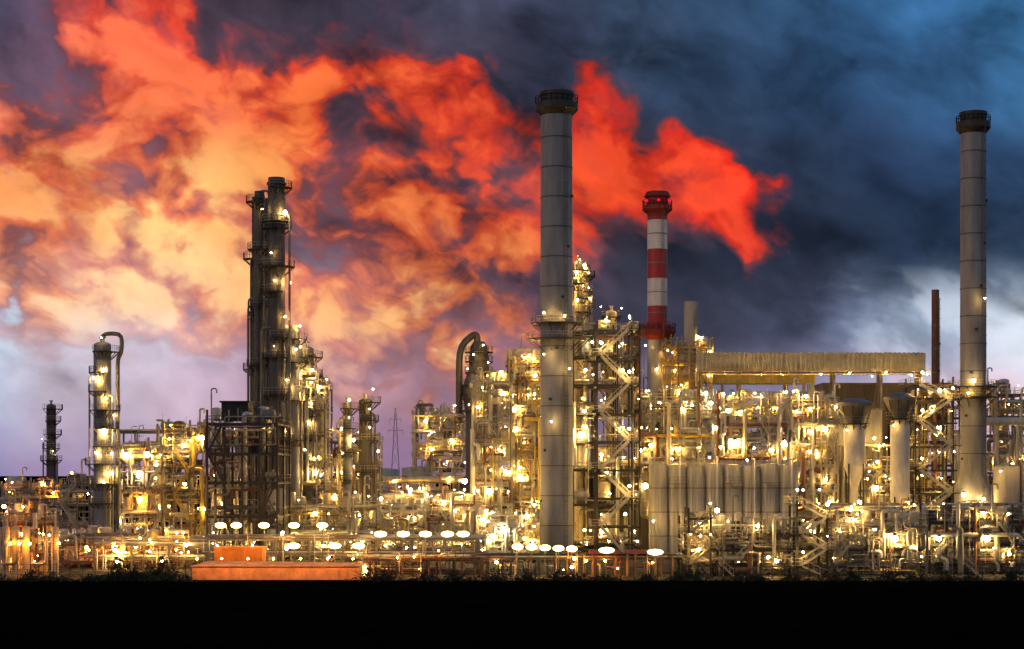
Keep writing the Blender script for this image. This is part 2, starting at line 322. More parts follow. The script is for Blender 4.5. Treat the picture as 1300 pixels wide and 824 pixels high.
# ================================================================== SETTING
def sheet(name,x0,y0,x1,y1,z,m):
    mb=MB(); mb.add([(x0,y0,z),(x1,y0,z),(x1,y1,z),(x0,y1,z)],[(0,1,2,3)]); o=mb.build(name,m); o['kind']='structure'; return o
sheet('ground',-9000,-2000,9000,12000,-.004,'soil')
sheet('yard',-200,251,200,520,0.0,'yard')
def build_sky():
    az=np.concatenate([np.linspace(-95,-19,50)[:-1],np.linspace(-19,19,1000),np.linspace(19,95,50)[1:]])*math.pi/180
    el=np.concatenate([np.linspace(-2,-.4,4)[:-1],np.linspace(-.4,17.3,560),np.linspace(17.3,88,40)[1:]])*math.pi/180
    A,E=np.meshgrid(az,el); nr,nc=A.shape
    PX=650+2204*A; PY=600-2143*np.tan(np.minimum(E,1.2))/np.maximum(np.cos(np.clip(A,-1,1)),.5)
    PX=np.where(np.abs(PX-650)>900,650+np.sign(PX-650)*(900+(np.abs(PX-650)-900)*.5),PX)
    PY=np.maximum(PY,-2500)
    def vn(x,y,seed):
        g=np.random.default_rng(seed).random((256,256))
        xi=np.floor(x).astype(int); yi=np.floor(y).astype(int); fx=x-xi; fy=y-yi
        fx=fx*fx*fx*(fx*(fx*6-15)+10); fy=fy*fy*fy*(fy*(fy*6-15)+10)
        a=g[yi%256,xi%256]; b=g[yi%256,(xi+1)%256]; c=g[(yi+1)%256,xi%256]; d=g[(yi+1)%256,(xi+1)%256]
        return a*(1-fx)*(1-fy)+b*fx*(1-fy)+c*(1-fx)*fy+d*fx*fy
    def fbm(x,y,s,oct,seed,gain=.5,puff=False):
        t=0;amp=1;tot=0; x=x/s; y=y/s; ca,sa=math.cos(.6),math.sin(.6)
        for o in range(oct):
            n=vn(x+17.3*o,y+9.1*o,seed+o)*2-1
            if puff: n=np.sqrt(n*n+.03)*3.0-1.15
            t=t+amp*n; tot+=amp; amp*=gain; x,y=(x*ca-y*sa)*2.03,(x*sa+y*ca)*2.03
        return t/tot
    th=math.radians(20); U=(PX*math.cos(th)+PY*math.sin(th)); V=(-PX*math.sin(th)+PY*math.cos(th))*1.35
    w1=fbm(U,V,120,7,100); w2=fbm(U,V,120,7,200); WX=PX+55*w1; WY=PY+34*w2
    U2=U+34*w2; V2=V+34*w1
    w3=fbm(U2,V2,85,7,310,.52); w4=fbm(U2,V2,30,5,400,.5); w5=fbm(U2,V2,130,5,812,.45); p1=fbm(U2,V2,100,6,520,.5,True); p2=fbm(U2+200,V2,46,5,560,.5,True)
    s1=fbm(U2,V2*1.25,70,6,905,.5); b1=fbm(U2*.8,V2*1.1,110,5,940,.48)
    def grid(rows,x0,dx,y0,dy,x,y):
        G=np.array(rows,float); H,W=G.shape[:2]
        gx=np.clip((x-x0)/dx,0,W-1.001); gy=np.clip((y-y0)/dy,0,H-1.001); xi=gx.astype(int); yi=gy.astype(int); fx=gx-xi; fy=gy-yi
        fx=fx*fx*(3-2*fx); fy=fy*fy*(3-2*fy)
        if G.ndim==3: fx=fx[...,None]; fy=fy[...,None]
        return G[yi,xi]*(1-fx)*(1-fy)+G[yi,xi+1]*fx*(1-fy)+G[yi+1,xi]*(1-fx)*fy+G[yi+1,xi+1]*fx*fy
    FR=["11542111111000000000000000",
        "11686322221100000000000000",
        "22478778745663131000000000",
        "64366676425775253000000000",
        "57643684324556568871000000",
        "78733575545767688889300000",
        "77654466545666652248300000",
        "66655555555666420001000000",
        "45544444566665310000000000",
        "12222334455543210000000000",
        "00111112233321000000000000",
        "00000000111110000000000000"]
    Fg=[[int(c) for c in r] for r in FR]
    B=[[(78,74,100),(95,72,92),(80,64,80),(66,56,70),(62,56,72),(66,62,82),(66,70,92),(60,68,92),(55,72,98),(50,74,104),(48,78,112),(48,86,126),(52,98,144),(62,118,168)],
       [(112,90,112),(120,82,102),(98,68,84),(92,62,76),(82,60,74),(78,60,74),(66,62,80),(58,62,84),(54,68,92),(46,66,94),(44,68,100),(46,76,112),(50,86,126),(56,102,146)],
       [(128,92,108),(160,112,122),(140,98,112),(125,86,98),(88,68,82),(82,62,76),(76,60,74),(70,58,72),(60,55,72),(44,52,72),(36,48,70),(34,50,76),(38,58,88),(44,68,100)],
       [(175,138,146),(190,148,158),(152,122,140),(134,104,122),(114,90,106),(98,78,92),(90,72,88),(74,60,76),(46,46,60),(38,42,56),(36,44,62),(36,48,68),(38,54,78),(48,66,92)],
       [(198,214,232),(214,206,218),(196,180,196),(176,152,170),(164,134,150),(162,124,138),(142,104,118),(98,78,94),(56,56,72),(52,54,70),(62,66,88),(110,122,152),(172,188,212),(212,222,236)],
       [(186,190,216),(206,190,208),(204,178,196),(186,158,178),(184,150,168),(190,144,158),(172,132,150),(146,118,136),(124,110,134),(122,116,142),(138,130,156),(168,154,180),(206,180,198),(228,198,212)],
       [(146,134,176),(162,140,176),(164,138,172),(158,130,164),(154,124,160),(148,118,150),(138,112,142),(130,110,138),(126,110,138),(126,110,138),(132,114,142),(146,126,156),(165,140,166),(182,152,172)]]
    PK=[[(240,104,80),(248,108,72),(255,98,58),(248,88,58),(232,76,54),(228,66,50),(228,58,46)],
        [(245,140,98),(255,122,78),(255,122,62),(252,92,54),(240,68,42),(246,64,40),(240,56,34)],
        [(255,160,95),(255,200,125),(255,160,86),(255,120,66),(252,82,46),(250,68,42),(240,54,36)],
        [(255,205,160),(255,205,150),(255,180,115),(255,190,112),(252,120,70),(235,80,60),(200,70,60)],
        [(245,220,210),(245,200,182),(244,190,158),(255,200,145),(240,165,125),(210,120,110),(180,110,110)]]
    DP=[[(196,76,66),(216,66,50),(206,58,46),(196,54,44),(186,52,46),(194,46,40),(186,44,38)],
        [(220,104,82),(220,82,58),(224,74,46),(208,58,42),(200,46,34),(212,38,28),(202,38,28)],
        [(230,104,68),(228,122,82),(228,98,60),(218,76,50),(214,54,38),(218,42,30),(204,38,30)],
        [(232,152,120),(224,140,114),(214,120,98),(226,120,76),(214,86,62),(190,66,56),(150,60,58)],
        [(215,180,184),(210,162,162),(206,152,152),(222,142,120),(200,120,108),(170,105,110),(140,95,105)]]
    base=s2l(grid(B,0,100,0,100,WX,WY)); pk=s2l(grid(PK,0,200,0,125,WX,WY)); dp=s2l(grid(DP,0,200,0,125,WX,WY))
    fire=grid(Fg,0,50,0,50,PX+34*w2+12*w3,PY+28*w1+10*w4)/8.0
    fire=np.where(PX>1120,0,fire)
    tex=.52*w3+.13*w4+.34*p1+.15*p2+.40*w5
    strong=np.clip((PX-680)/80,0,1)*np.clip((1040-PX)/60,0,1)
    v=fire*(1+.10*strong)+tex*np.clip(fire*2.6,0,1)*(1.15-.25*strong)
    t=np.clip((v-.20)/.92,0,1)
    mid=s2l(grid([[(124,60,66),(122,54,58),(104,40,44)],[(158,90,92),(132,66,68),(104,34,38)],[(190,150,156),(174,118,120),(104,62,72)]],0,600,0,250,PX,PY))
    def ss(a,b,x):
        x=np.clip((x-a)/(b-a),0,1); return (x*x*(3-2*x))[...,None]
    C=base*(1-ss(0,.36,t))+mid*ss(0,.36,t); C=C*(1-ss(.24,.58,t))+dp*ss(.24,.58,t); C=C*(1-ss(.5,1.,t))+pk*ss(.5,1.,t)
    # grey cloud drifting over the lit undersides
    gr=s2l(grid([[(74,60,76),(66,54,68),(58,50,62)],[(126,98,112),(92,70,82),(66,44,54)],[(184,160,178),(140,110,126),(90,80,96)]],0,500,0,250,PX,PY))
    cov=ss(.06,.42,s1+.35*b1)*.62*np.clip(1.25-t,0,1)[...,None]*np.clip(fire*2,0,1)[...,None]
    C=C*(1-cov)+gr*cov
    amp=np.clip((600-PY)/220,0.10,1)*(.95-.45*t)
    rel=1+(.55*w3+.62*b1+.30*s1+.18*w4)*amp
    C=C*np.clip(rel,.40,1.8)[...,None]
    hi=np.clip((PX-1040)/160,0,1)*np.clip((PY-335)/60,0,1)*np.clip((510-PY)/70,0,1)
    wsp=np.clip((s1+w3*.8)*2+.2,0,1)*hi
    C=C*(1-.6*wsp[...,None])+s2l((218,226,240))*.6*wsp[...,None]
    lo=np.clip((320-PX)/240,0,1)*np.clip((PY-380)/40,0,1)*np.clip((540-PY)/80,0,1)*np.clip(.6+w3,0,1)
    C=C*(1-.55*lo[...,None])+s2l((208,220,236))*.55*lo[...,None]
    Rd=8000.; vx=np.sin(A)*np.cos(E)*Rd; vy=np.cos(A)*np.cos(E)*Rd; vz=np.sin(E)*Rd+CH
    me=bpy.data.meshes.new('sky'); nv=nr*nc; me.vertices.add(nv); me.vertices.foreach_set('co',np.stack([vx,vy,vz],-1).astype(np.float32).ravel())
    idx=np.arange(nv).reshape(nr,nc); q=np.stack([idx[:-1,:-1],idx[1:,:-1],idx[1:,1:],idx[:-1,1:]],-1).reshape(-1,4)
    nf=len(q); me.loops.add(nf*4); me.loops.foreach_set('vertex_index',q.ravel().astype(np.int32)); me.polygons.add(nf)
    me.polygons.foreach_set('loop_start',np.arange(0,nf*4,4,dtype=np.int32)); me.polygons.foreach_set('loop_total',np.full(nf,4,np.int32))
    me.update(); me.validate()
    at=me.color_attributes.new('cloud','FLOAT_COLOR','POINT'); rgba=np.ones((nv,4),np.float32); rgba[:,:3]=np.clip(C.reshape(-1,3),0,1.1); at.data.foreach_set('color',rgba.ravel())
    m=bpy.data.materials.new('sky'); m.use_nodes=True; nt=m.node_tree; nt.nodes.clear()
    a=nt.nodes.new('ShaderNodeAttribute'); a.attribute_name='cloud'; e=nt.nodes.new('ShaderNodeEmission'); o=nt.nodes.new('ShaderNodeOutputMaterial')
    tc=nt.nodes.new('ShaderNodeTexCoord'); n=nt.nodes.new('ShaderNodeTexNoise'); n.inputs['Scale'].default_value=.008; n.inputs['Detail'].default_value=5; nt.links.new(tc.outputs['Object'],n.inputs['Vector'])
    mr=nt.nodes.new('ShaderNodeMapRange'); mr.inputs[1].default_value=.3; mr.inputs[2].default_value=.7; mr.inputs[3].default_value=.96; mr.inputs[4].default_value=1.04; nt.links.new(n.outputs['Fac'],mr.inputs[0])
    nt.links.new(a.outputs['Color'],e.inputs['Color']); nt.links.new(mr.outputs[0],e.inputs['Strength']); nt.links.new(e.outputs[0],o.inputs[0])
    try: m.cycles.emission_sampling='NONE'
    except Exception: pass
    me.materials.append(m); ob=bpy.data.objects.new('sky',me); col.objects.link(ob); ob['kind']='structure'
build_sky()

# ================================================================== CHIMNEYS
r0,cx,cr,ct=chimney('tallest grey chimney with dark crown in the middle of the plant',706.5,318,42,118)
for py,w in ((412,3.2),(432,4.6)):
    platform(r0,cx,318,Z(py,318),cr+.02,cr+w*.55,'dark_steel','galv',0,360,20)
for px,py in ((690,400),(716,404),(690,452),(722,470),(699,536)): lamp(r0,X(px,318),318-cr-1.6,Z(py,318),'warm',.14)
r1,rx,rrr,rt=chimney('tall grey chimney with flared base at the right end of the plant',1235.5,345,33,143,flare=1.55,zb=9)
for py in (492,505): platform(r1,rx,345,Z(py,345),rrr+.02,rrr+2.4,'dark_steel','yellow',0,360,18)
for px,py,s in ((1232,484,.38),(1247,380,.14),(1226,500,.2),(1220,628,.4),(1245,634,.3)): lamp(r1,X(px,342),340.0,Z(py,342),'warm',s)
Y=400; x=X(834.5,Y); root=thing('chimney','red and white banded chimney with red warning lamps on its crown','chimney',(x,Y,0))
def sec(pa,pb,wa,wb,m,nm='band'):
    mb=MB(); za,zb_=Z(pa,Y),Z(pb,Y); mb.lathe((x,Y,0),[(wb/2*Y/F,zb_),(wa/2*Y/F,za)],48); mb.build(nm,m,root)
sec(485,700,26,31,'shell','lower_shaft'); sec(432,485,25,26,'shell','lower_shaft')
for a,b,m in ((389,432,'red_paint'),(354,389,'white_paint'),(317,354,'red_paint'),(280,317,'white_paint'),(262,280,'red_paint')): sec(a,b,25,25.6,m)
q=Y/F
for py in (298,335,372,398):
    mb=MB(); mb.lathe((x,Y,Z(py,Y)),[(12*q,0),(13.1*q,0),(13.1*q,.2),(12*q,.2)],48); mb.build('stiffening_ring','shell',root)
mb=MB(); ladder(mb,x+6*q,Y-13.2*q,Z(430,Y),Z(268,Y)); mb.build('ladder','grey_steel',root)
mb=MB(); mb.lathe((x,Y,0),[(12.4*q,Z(280,Y)),(13*q,Z(272,Y)),(19*q,Z(267,Y)),(19*q,Z(262,Y)),(13.5*q,Z(262,Y)),(13.5*q,Z(252,Y)),(17*q,Z(250,Y)),(14*q,Z(244,Y)),(10*q,Z(244,Y)),(10*q,Z(256,Y))],48); c=mb.build('crown','red_roof',root)
mb=MB(); rail(mb,[(x+18.5*q*math.cos(a*math.pi/10),Y+18.5*q*math.sin(a*math.pi/10)) for a in range(20)],Z(262,Y),True,1.3,1.2,.12); mb.build('railing','red_roof',c)
mb=MB(); mb.lathe((x,Y,0),[(12.4*q,Z(432,Y)),(21*q,Z(427,Y)),(24*q,Z(420,Y)),(20*q,Z(415,Y)),(12.4*q,Z(412,Y))],36); c=mb.build('skirt_platform','red_roof',root)
mb=MB(); rail(mb,[(x+23*q*math.cos(a*math.pi/10),Y+23*q*math.sin(a*math.pi/10)) for a in range(20)],Z(419,Y),True,1.5,1.2,.12); mb.build('railing','red_paint',c)
for a in (225,270,315): lamp(root,x+20.5*q*math.cos(math.radians(a)),Y+20.5*q*math.sin(math.radians(a)),Z(257,Y),'redlamp',.3)
for px,py in ((818,440),(846,446),(832,470)): lamp(root,X(px,Y),Y-14*q-1,Z(py,Y),'warm',.14)
chimney('short cream stack lit from the side right of the red and white chimney',877,392,18,383,m='concrete',crown=False,name='vent_stack')
chimney('thin dark rusty stack left of the right-hand chimney',1187.5,400,10,368,m='rust',crown=False,name='vent_stack')

# ================================================================== LEFT
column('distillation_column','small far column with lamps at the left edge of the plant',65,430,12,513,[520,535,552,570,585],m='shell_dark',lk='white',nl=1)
column('distillation_column','grey column with looped overhead pipe at the left of the plant',130,330,22,434,[448,474,498,522,545,568,590,615,640],m='shell',goose=1,nl=1,explicit=[(119,480,.2),(131,470,.35),(132,548,.55),(123,575,.3),(131,612,.2)])
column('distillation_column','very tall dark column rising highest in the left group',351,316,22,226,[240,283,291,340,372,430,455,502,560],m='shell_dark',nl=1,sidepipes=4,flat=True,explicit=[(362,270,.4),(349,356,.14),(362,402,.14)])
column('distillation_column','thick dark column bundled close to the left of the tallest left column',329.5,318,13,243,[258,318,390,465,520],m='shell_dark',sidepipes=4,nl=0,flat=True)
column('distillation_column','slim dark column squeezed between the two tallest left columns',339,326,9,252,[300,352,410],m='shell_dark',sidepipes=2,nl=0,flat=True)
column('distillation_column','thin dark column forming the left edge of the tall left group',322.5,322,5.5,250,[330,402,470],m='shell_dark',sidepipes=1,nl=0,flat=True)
column('distillation_column','mid-height grey column just right of the tallest left column',371,322,19,413,[432,462,510,560],m='shell',nl=2,flat=True)
column('distillation_column','shorter column with lit platforms at the right of the tall left group',390,326,17,440,[455,478,502,530,560,595],m='shell',nl=2)
column('distillation_column','slender column with top basket left of the paired small columns',441,330,11,510,[520,545,575,610,640],m='shell',nl=1)
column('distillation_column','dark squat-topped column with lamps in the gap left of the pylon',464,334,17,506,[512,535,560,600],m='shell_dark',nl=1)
unit('process_unit','low orange-lit pipe unit at the bottom left corner',-4,46,[700,662],263,10,3,2,'rust',1,.9,12,'sodium',stairs=False)
for i,px in enumerate((8,20,33,70)):
    o=column('vertical_drum',['leftmost orange-lit drum at the bottom left','second orange-lit drum from the bottom left corner','third orange-lit drum from the bottom left corner','lone orange-lit drum right of the bottom left pipe unit'][i],px,259,9,668,[],m='cream',sidepipes=1,cat='drum',lk='sodium',explicit=[(px+5,690,.16)])
unit('process_unit','small dim unit around the base of the looped-pipe column',78,118,[700,668,640,615],345,12,2,2,'grey_steel',2,.8,8,'warm')
unit('process_unit','dim unit at the left edge behind the orange-lit drums',2,76,[690,665,640,622],372,12,4,2,'grey_steel',31,.8,10,'sodium')
unit('process_unit','low bright unit just right of the looped-pipe column',148,206,[690,655,622,592,572],338,14,3,2,'grey_steel',3,1,16,lamps=[(160,578,.55),(187,577,.5),(176,600,.3),(178,634,.5,'sodium'),(150,662,.3)])
unit('process_unit','low yellow-lit unit left of the dark open frame',200,262,[690,660,630,600,572,548],342,14,3,2,'grey_steel',4,1,20,'warm',railm='yellow',lamps=[(256,556,.55),(233,566,.35),(198,590,.3)])
unit('steel_frame','dark open steel frame with flat roof below the tallest left column',263,352,[655,612,575,537],288,16,4,2,'dark_steel',5,.6,5,'warm',stairs=True,railm='dark_steel',cat='steel frame')
unit('process_unit','yellow-lit unit seen through the dark open frame',262,340,[690,655,622,590,560],330,13,4,2,'galv',33,1,22,'warm')
mb=MB(); Yb=296; mb.box(X(281,Yb),Yb,Z(534,Yb),X(315,Yb),Yb+6,Z(511,Yb))
for k in range(6):
    a=X(283+5.2*k,Yb); mb.box(a,Yb-.12,Z(532,Yb),a+.3,Yb+.05,Z(513,Yb))
mb.box(X(279,Yb),Yb-.5,Z(511,Yb),X(317,Yb),Yb+6.5,Z(509,Yb))
o=mb.build('equipment_housing','black_box'); tag(o,'black ribbed box on the roof of the dark open steel frame','housing')
unit('process_unit','tall bright unit wrapped round the short columns of the left group',354,412,[690,655,620,585,552,520,490],324,13,4,2,'grey_steel',6,1.1,28,'warm',lamps=[(396,470,.2),(406,492,.2),(372,560,.3),(400,600,.35)])
unit('process_unit','unit with pale vessels between the tall left group and pylon',416,478,[690,655,620,590,560],338,14,3,2,'grey_steel',7,1,20,'warm',lamps=[(432,600,.35),(424,632,.4,'sodium'),(411,632,.4,'sodium')])
def pipe_rack(label,px0,px1,py,Y,depth=6,n=7,tiers=2,dt=3.0,sp=7,steel='grey_steel',seed=0,zb=0,lk='warm',nl=0,name='pipe_rack',br=.25):
    rr=random.Random(seed+5); x0,x1=X(px0,Y),X(px1,Y); zt=Z(py,Y); root=thing(name,label,'pipe rack',((x0+x1)/2,Y,zb)); mb=MB()
    k=max(1,int((x1-x0)/sp))
    for i in range(k+1):
        x=x0+(x1-x0)*i/k
        for y in (Y,Y+depth): mb.box(x-.18,y-.18,zb,x+.18,y+.18,zt)
        for t in range(tiers): mb.box(x-.14,Y,zt-t*dt-.35,x+.14,Y+depth,zt-t*dt-.02)
        if i<k and rr.random()<.35: mb.bar((x,Y,zb),(x+(x1-x0)/k,Y,zt-dt),.14)
    for t in range(tiers):
        for y in (Y,Y+depth): mb.box(x0,y-.12,zt-t*dt-.33,x1,y+.12,zt-t*dt-.05)
    mb.build('frame',steel,root)
    for t in range(tiers):
        for j in range(n):
            r=rr.choice((.1,.14,.18,.25,br)); y=Y+.3+(depth-.6)*j/max(1,n-1); z=zt-t*dt+r; mb=MB(); a=x0-rr.random()*2; b=x1+rr.random()*2
            pts=[(a,y,z),(b,y,z)]
            if rr.random()<.4: 
                q=rr.uniform(x0,x1); pts=[(a,y,z),(q,y,z),(q,y,z-dt*.8),(min(b,q+rr.uniform(2,8)),y,z-dt*.8)]
            mb.sweep(bend(pts,.5) if len(pts)>2 else pts,r,7)
            mb.build('pipe',rr.choice(['galv','alu','cream','grey_steel','rust'] if steel!='dark_steel' else ['grey_steel','rust','galv','dark_steel']),root)
    for j in range(int((x1-x0)/1.6)):
        mb=MB(); x=rr.uniform(x0,x1); y=Y-rr.uniform(.3,.9); r=rr.choice((.07,.1,.14)); z1=zt+rr.uniform(-1.5,1.6)
        mb.sweep(bend([(x,y,zb),(x,y,z1),(x+rr.uniform(-1.5,1.5),y,z1),(x+rr.uniform(-1.5,1.5),y+1.5,z1)],.3),r,6); mb.build('drop_pipe',rr.choice(['galv','rust','grey_steel']),root)
        if j>90: break
    for k in range(nl): lamp(root,rr.uniform(x0,x1),Y-.8,zt+rr.uniform(-3,2.2),lk,rr.choice(SM))
    return root
pipe_rack('high pipe bridge between the looped-pipe column and the dark frame',150,330,548,352,5,5,1,seed=1,sp=12)
pipe_rack('long low pipe rack under the rows of lamps in front of the left group',265,606,684,272,6,7,2,2.4,5,seed=2,nl=10)
pipe_rack('low pipe rack in front of the low bright left units',120,262,690,280,6,6,2,2.4,5,seed=3,nl=14)
pipe_rack('middle pipe rack across the gap below the pylon',470,606,632,348,8,8,3,3.2,7,'galv',seed=4,nl=16,br=.5)
pipe_rack('rear pipe rack across the gap below the pylon with thick grey pipes',474,600,612,400,8,6,2,3.2,9,seed=5,nl=8,br=.7)
unit('process_unit','low unit in the gap between left group and centre',478,540,[700,672,648],318,12,4,2,'galv',8,1,14,'warm')
unit('process_unit','pale low unit beside the left foot of the central dense unit',540,604,[700,668,645],322,12,4,2,'galv',9,1,16,'warm',lamps=[(590,611,.5),(563,640,.3),(521,622,.3)])
unit('process_unit','low lamp-lit unit behind the front rack of the left group',352,478,[700,668,645],310,12,7,2,'grey_steel',32,1,22,'warm')
unit('process_unit','distant yellow-lit unit behind the gap, right of the pylon',524,592,[600,580,562,545,527],430,16,4,2,'cream',10,1,18,'warm',lamps=[(540,535,.3),(575,560,.3)])
for i,(px,w,pt,Yt) in enumerate(((490,34,596,620),(530,40,594,640),(20,26,606,560))):
    x=X(px,Yt); r=w/2*Yt/F; h=Z(pt,Yt); mb=MB(); mb.lathe((x,Yt,0),[(r,0),(r,h),(r*.98,h),(.02,h+r*.12)],32)
    for k in range(3): band(mb,x,Yt,h*(.25+.25*k),r,32,.3,.12)
    o=mb.build('storage_tank','tank_white'); tag(o,['left one of the two distant round storage tanks in the gap','right one of the two distant round storage tanks in the gap','distant round storage tank at the left edge'][i],'tank')
Yp=900; x=X(502,Yp); root=thing('electricity_pylon','distant lattice electricity pylon standing in the gap','pylon',(x,Yp,0)); mb=MB(); zt=Z(518,Yp)
lev=[0,10,19,27,34,40,zt-2,zt]; ww=[3.0,2.5,1.9,1.4,1.0,.8,.35,.1]
for i in range(len(lev)-1):
    for s in (-1,1):
        for t in (-1,1): mb.bar((x+s*ww[i],Yp+t*ww[i],lev[i]),(x+s*ww[i+1],Yp+t*ww[i+1],lev[i+1]),.17)
        mb.bar((x+s*ww[i],Yp-ww[i],lev[i]),(x-s*ww[i+1],Yp-ww[i+1],lev[i+1]),.11)
mb.build('tower',"far_steel",root)
for z,l in ((zt-12,4),(zt-6,3.2)):
    mb=MB(); mb.bar((x-l,Yp,z),(x+l,Yp,z),.16); mb.bar((x-l,Yp,z),(x,Yp,z+2),.1); mb.bar((x+l,Yp,z),(x,Yp,z+2),.1)
    for s in (-1,1): mb.bar((x+s*l*.95,Yp,z),(x+s*l*.95,Yp,z-2),.12)
    mb.build('crossarm','far_steel',root)

# ================================================================== CENTRE
Y=372; root=thing('reactor_tower','dark tapered vessel under a thick looped duct, left of centre','reactor',(X(608,Y),Y,0)); q=Y/F; x=X(608,Y)
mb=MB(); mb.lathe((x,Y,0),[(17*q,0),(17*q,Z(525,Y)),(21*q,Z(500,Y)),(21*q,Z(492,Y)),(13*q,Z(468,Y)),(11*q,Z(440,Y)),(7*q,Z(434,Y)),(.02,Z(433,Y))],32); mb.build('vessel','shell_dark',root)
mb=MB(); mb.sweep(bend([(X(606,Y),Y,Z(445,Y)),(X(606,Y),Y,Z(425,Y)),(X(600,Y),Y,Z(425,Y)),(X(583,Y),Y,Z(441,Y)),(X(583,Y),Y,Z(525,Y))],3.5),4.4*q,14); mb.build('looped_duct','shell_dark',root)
for py in (448,460,474,490,508,522): platform(root,x,Y,Z(py,Y),11*q if py<480 else 19*q,18*q if py<480 else 25*q,'dark_steel','dark_steel',0,360,16)
for px,py in ((614,440),(602,452),(620,462),(594,470),(622,486),(602,500),(596,515)): lamp(root,X(px,Y),Y-4.8,Z(py,Y),'warm',.12)
unit('process_unit','dense brightly lit unit left of the tallest chimney',600,650,[700,668,640,612,585,558,532,506,488],336,14,3,2,'galv',11,1.1,34,'warm',lamps=[(621,624,.55),(640,500,.3),(645,600,.4)])
unit('process_unit','taller dense lit unit directly beside the left of the tallest chimney',646,690,[700,668,636,606,576,546,518,490,470,458],344,14,3,2,'galv',12,1.1,34,'warm',railm='yellow',lamps=[(652,520,.45),(655,545,.45),(660,605,.45),(678,640,.35)])
for i,(px,w,pt,lab) in enumerate(((656,8,452,'thin pale column above the dense unit, left of the tallest chimney'),(674,9,448,'pale column hugging the left side of the tallest chimney'),(628,9,484,'stubby pale column on the dense lit unit left of centre'))):
    column('distillation_column',lab,px,352,w,pt,[pt+14,pt+38,pt+66],m='alu',nl=2)
unit('process_unit','very bright low unit at the foot of the tallest chimney',606,684,[704,684,664],300,12,5,2,'galv',13,1.0,16,'warm',stairs=False,lamps=[(640,672,.45,'white'),(612,660,.3),(626,680,.35,'white')])
def stair_tower(label,px0,px1,pys,Y,depth=7,steel='dark_steel',railm='dark_steel',nl=6,seed=1,lk='warm',name='stair_tower',over=0,zb=0,st=.4):
    rr=random.Random(seed); x0,x1=X(px0,Y),X(px1,Y); zs=[zb]+sorted(Z(p,Y) for p in pys); root=thing(name,label,'stair tower',((x0+x1)/2,Y,zb)); mb=MB()
    for x in (x0,x1):
        for y in (Y,Y+depth): mb.box(x-.17,y-.17,zb,x+.17,y+.17,zs[-1]+1.5)
    for k,z in enumerate(zs[1:]):
        for y in (Y,Y+depth): mb.box(x0-over*(k%2),y-.15,z-.4,x1+over*((k+1)%2),y+.15,z-.06)
        for x in (x0,x1): mb.box(x-.14,Y,z-.36,x+.14,Y+depth,z-.1)
    mb.build('frame',steel,root)
    for k,(a,b) in enumerate(zip(zs[:-1],zs[1:])):
        mb=MB(); L=x1-x0; xa,xb=(x0+L*.06,x1-L*.10) if k%2 else (x1-L*.06,x0+L*.10); flight(mb,xa,xb,Y-.9,a,b,1.2,st); mb.build('stair',railm,root)
        mb=MB(); w=.28*L; c=xb; mb.box(min(c,c+(w if k%2 else -w)),Y-1.8,b-.1,max(c,c+(w if k%2 else -w)),Y+depth-.2,b+.06); d=mb.build('landing',steel,root)
        mb=MB(); ee=c+(w if k%2 else -w); rail(mb,[(c,Y-1.8),(ee,Y-1.8),(ee,Y+depth)],b+.06); mb.build('railing',railm,d)
        if rr.random()<.8: lamp(root,c,Y-2.8,b+2.2,lk,rr.choice(SM[1:]))
    for k in range(nl):
        z=rr.choice(zs[1:]); lamp(root,rr.uniform(x0,x1),Y-rr.uniform(-2,1.5),z+2.2,lk,rr.choice(SM))
    return root
stair_tower('tall dark zigzag stair tower right of the tallest chimney',758,802,[668,632,596,560,524,488,452,418],312,8,railm='galv',nl=6,seed=3,over=1.5,st=.5)
unit('process_unit','tall dark-framed unit right behind the tallest chimney',728,812,[690,640,596,560,524,488,452,420],332,14,3,2,'dark_steel',14,.8,40,'warm',railm='grey_steel',stairs=False,lamps=[(738,552,.6),(742,522,.3),(819,617,.55),(790,470,.3),(770,600,.3),(780,540,.3)])
column('distillation_column','yellow-lit twin-banded column top behind the tallest chimney, left one',735,345,11,330,[345,362,380,398],m='cream',nl=3)
column('distillation_column','lower yellow-lit column beside the taller one behind tallest chimney',744,352,7,338,[352,372,392],m='cream',nl=3)
column('distillation_column','pale domed column above the dark zigzag stairs',776,350,14,394,[404,425,450],m='cream',nl=2)
def clad(label,px0,px1,py,Y,depth,m,name='clad_building',cat='building',n=14,zb=0,zb_py=None,roof='grey_steel',wins=0):
    x0,x1=X(px0,Y),X(px1,Y); zt=Z(py,Y); zb=zb if zb_py is None else Z(zb_py,Y); root=thing(name,label,cat,((x0+x1)/2,Y,zb)); mb=MB(); mb.box(x0,Y,zb,x1,Y+depth,zt)
    for k in range(n):
        a=x0+(x1-x0)*(k+.5)/n; mb.box(a-.1,Y-.14,zb+.1,a+.1,Y+.02,zt-.1)
    mb.build('wall',m,root); mb=MB(); mb.box(x0-.3,Y-.35,zt,x1+.3,Y+depth+.3,zt+.35); mb.build('roof',roof,root)
    for k in range(wins):
        a=x0+(x1-x0)*(k+.5)/wins; mb=MB(); mb.box(a-.7,Y-.2,zb+(zt-zb)*.55,a+.7,Y-.05,zb+(zt-zb)*.75); mb.build('window','black_box',root)
    return root
clad('dark brown clad block behind the foot of the zigzag stairs',728,826,592,347,10,'clad_brown',n=18)
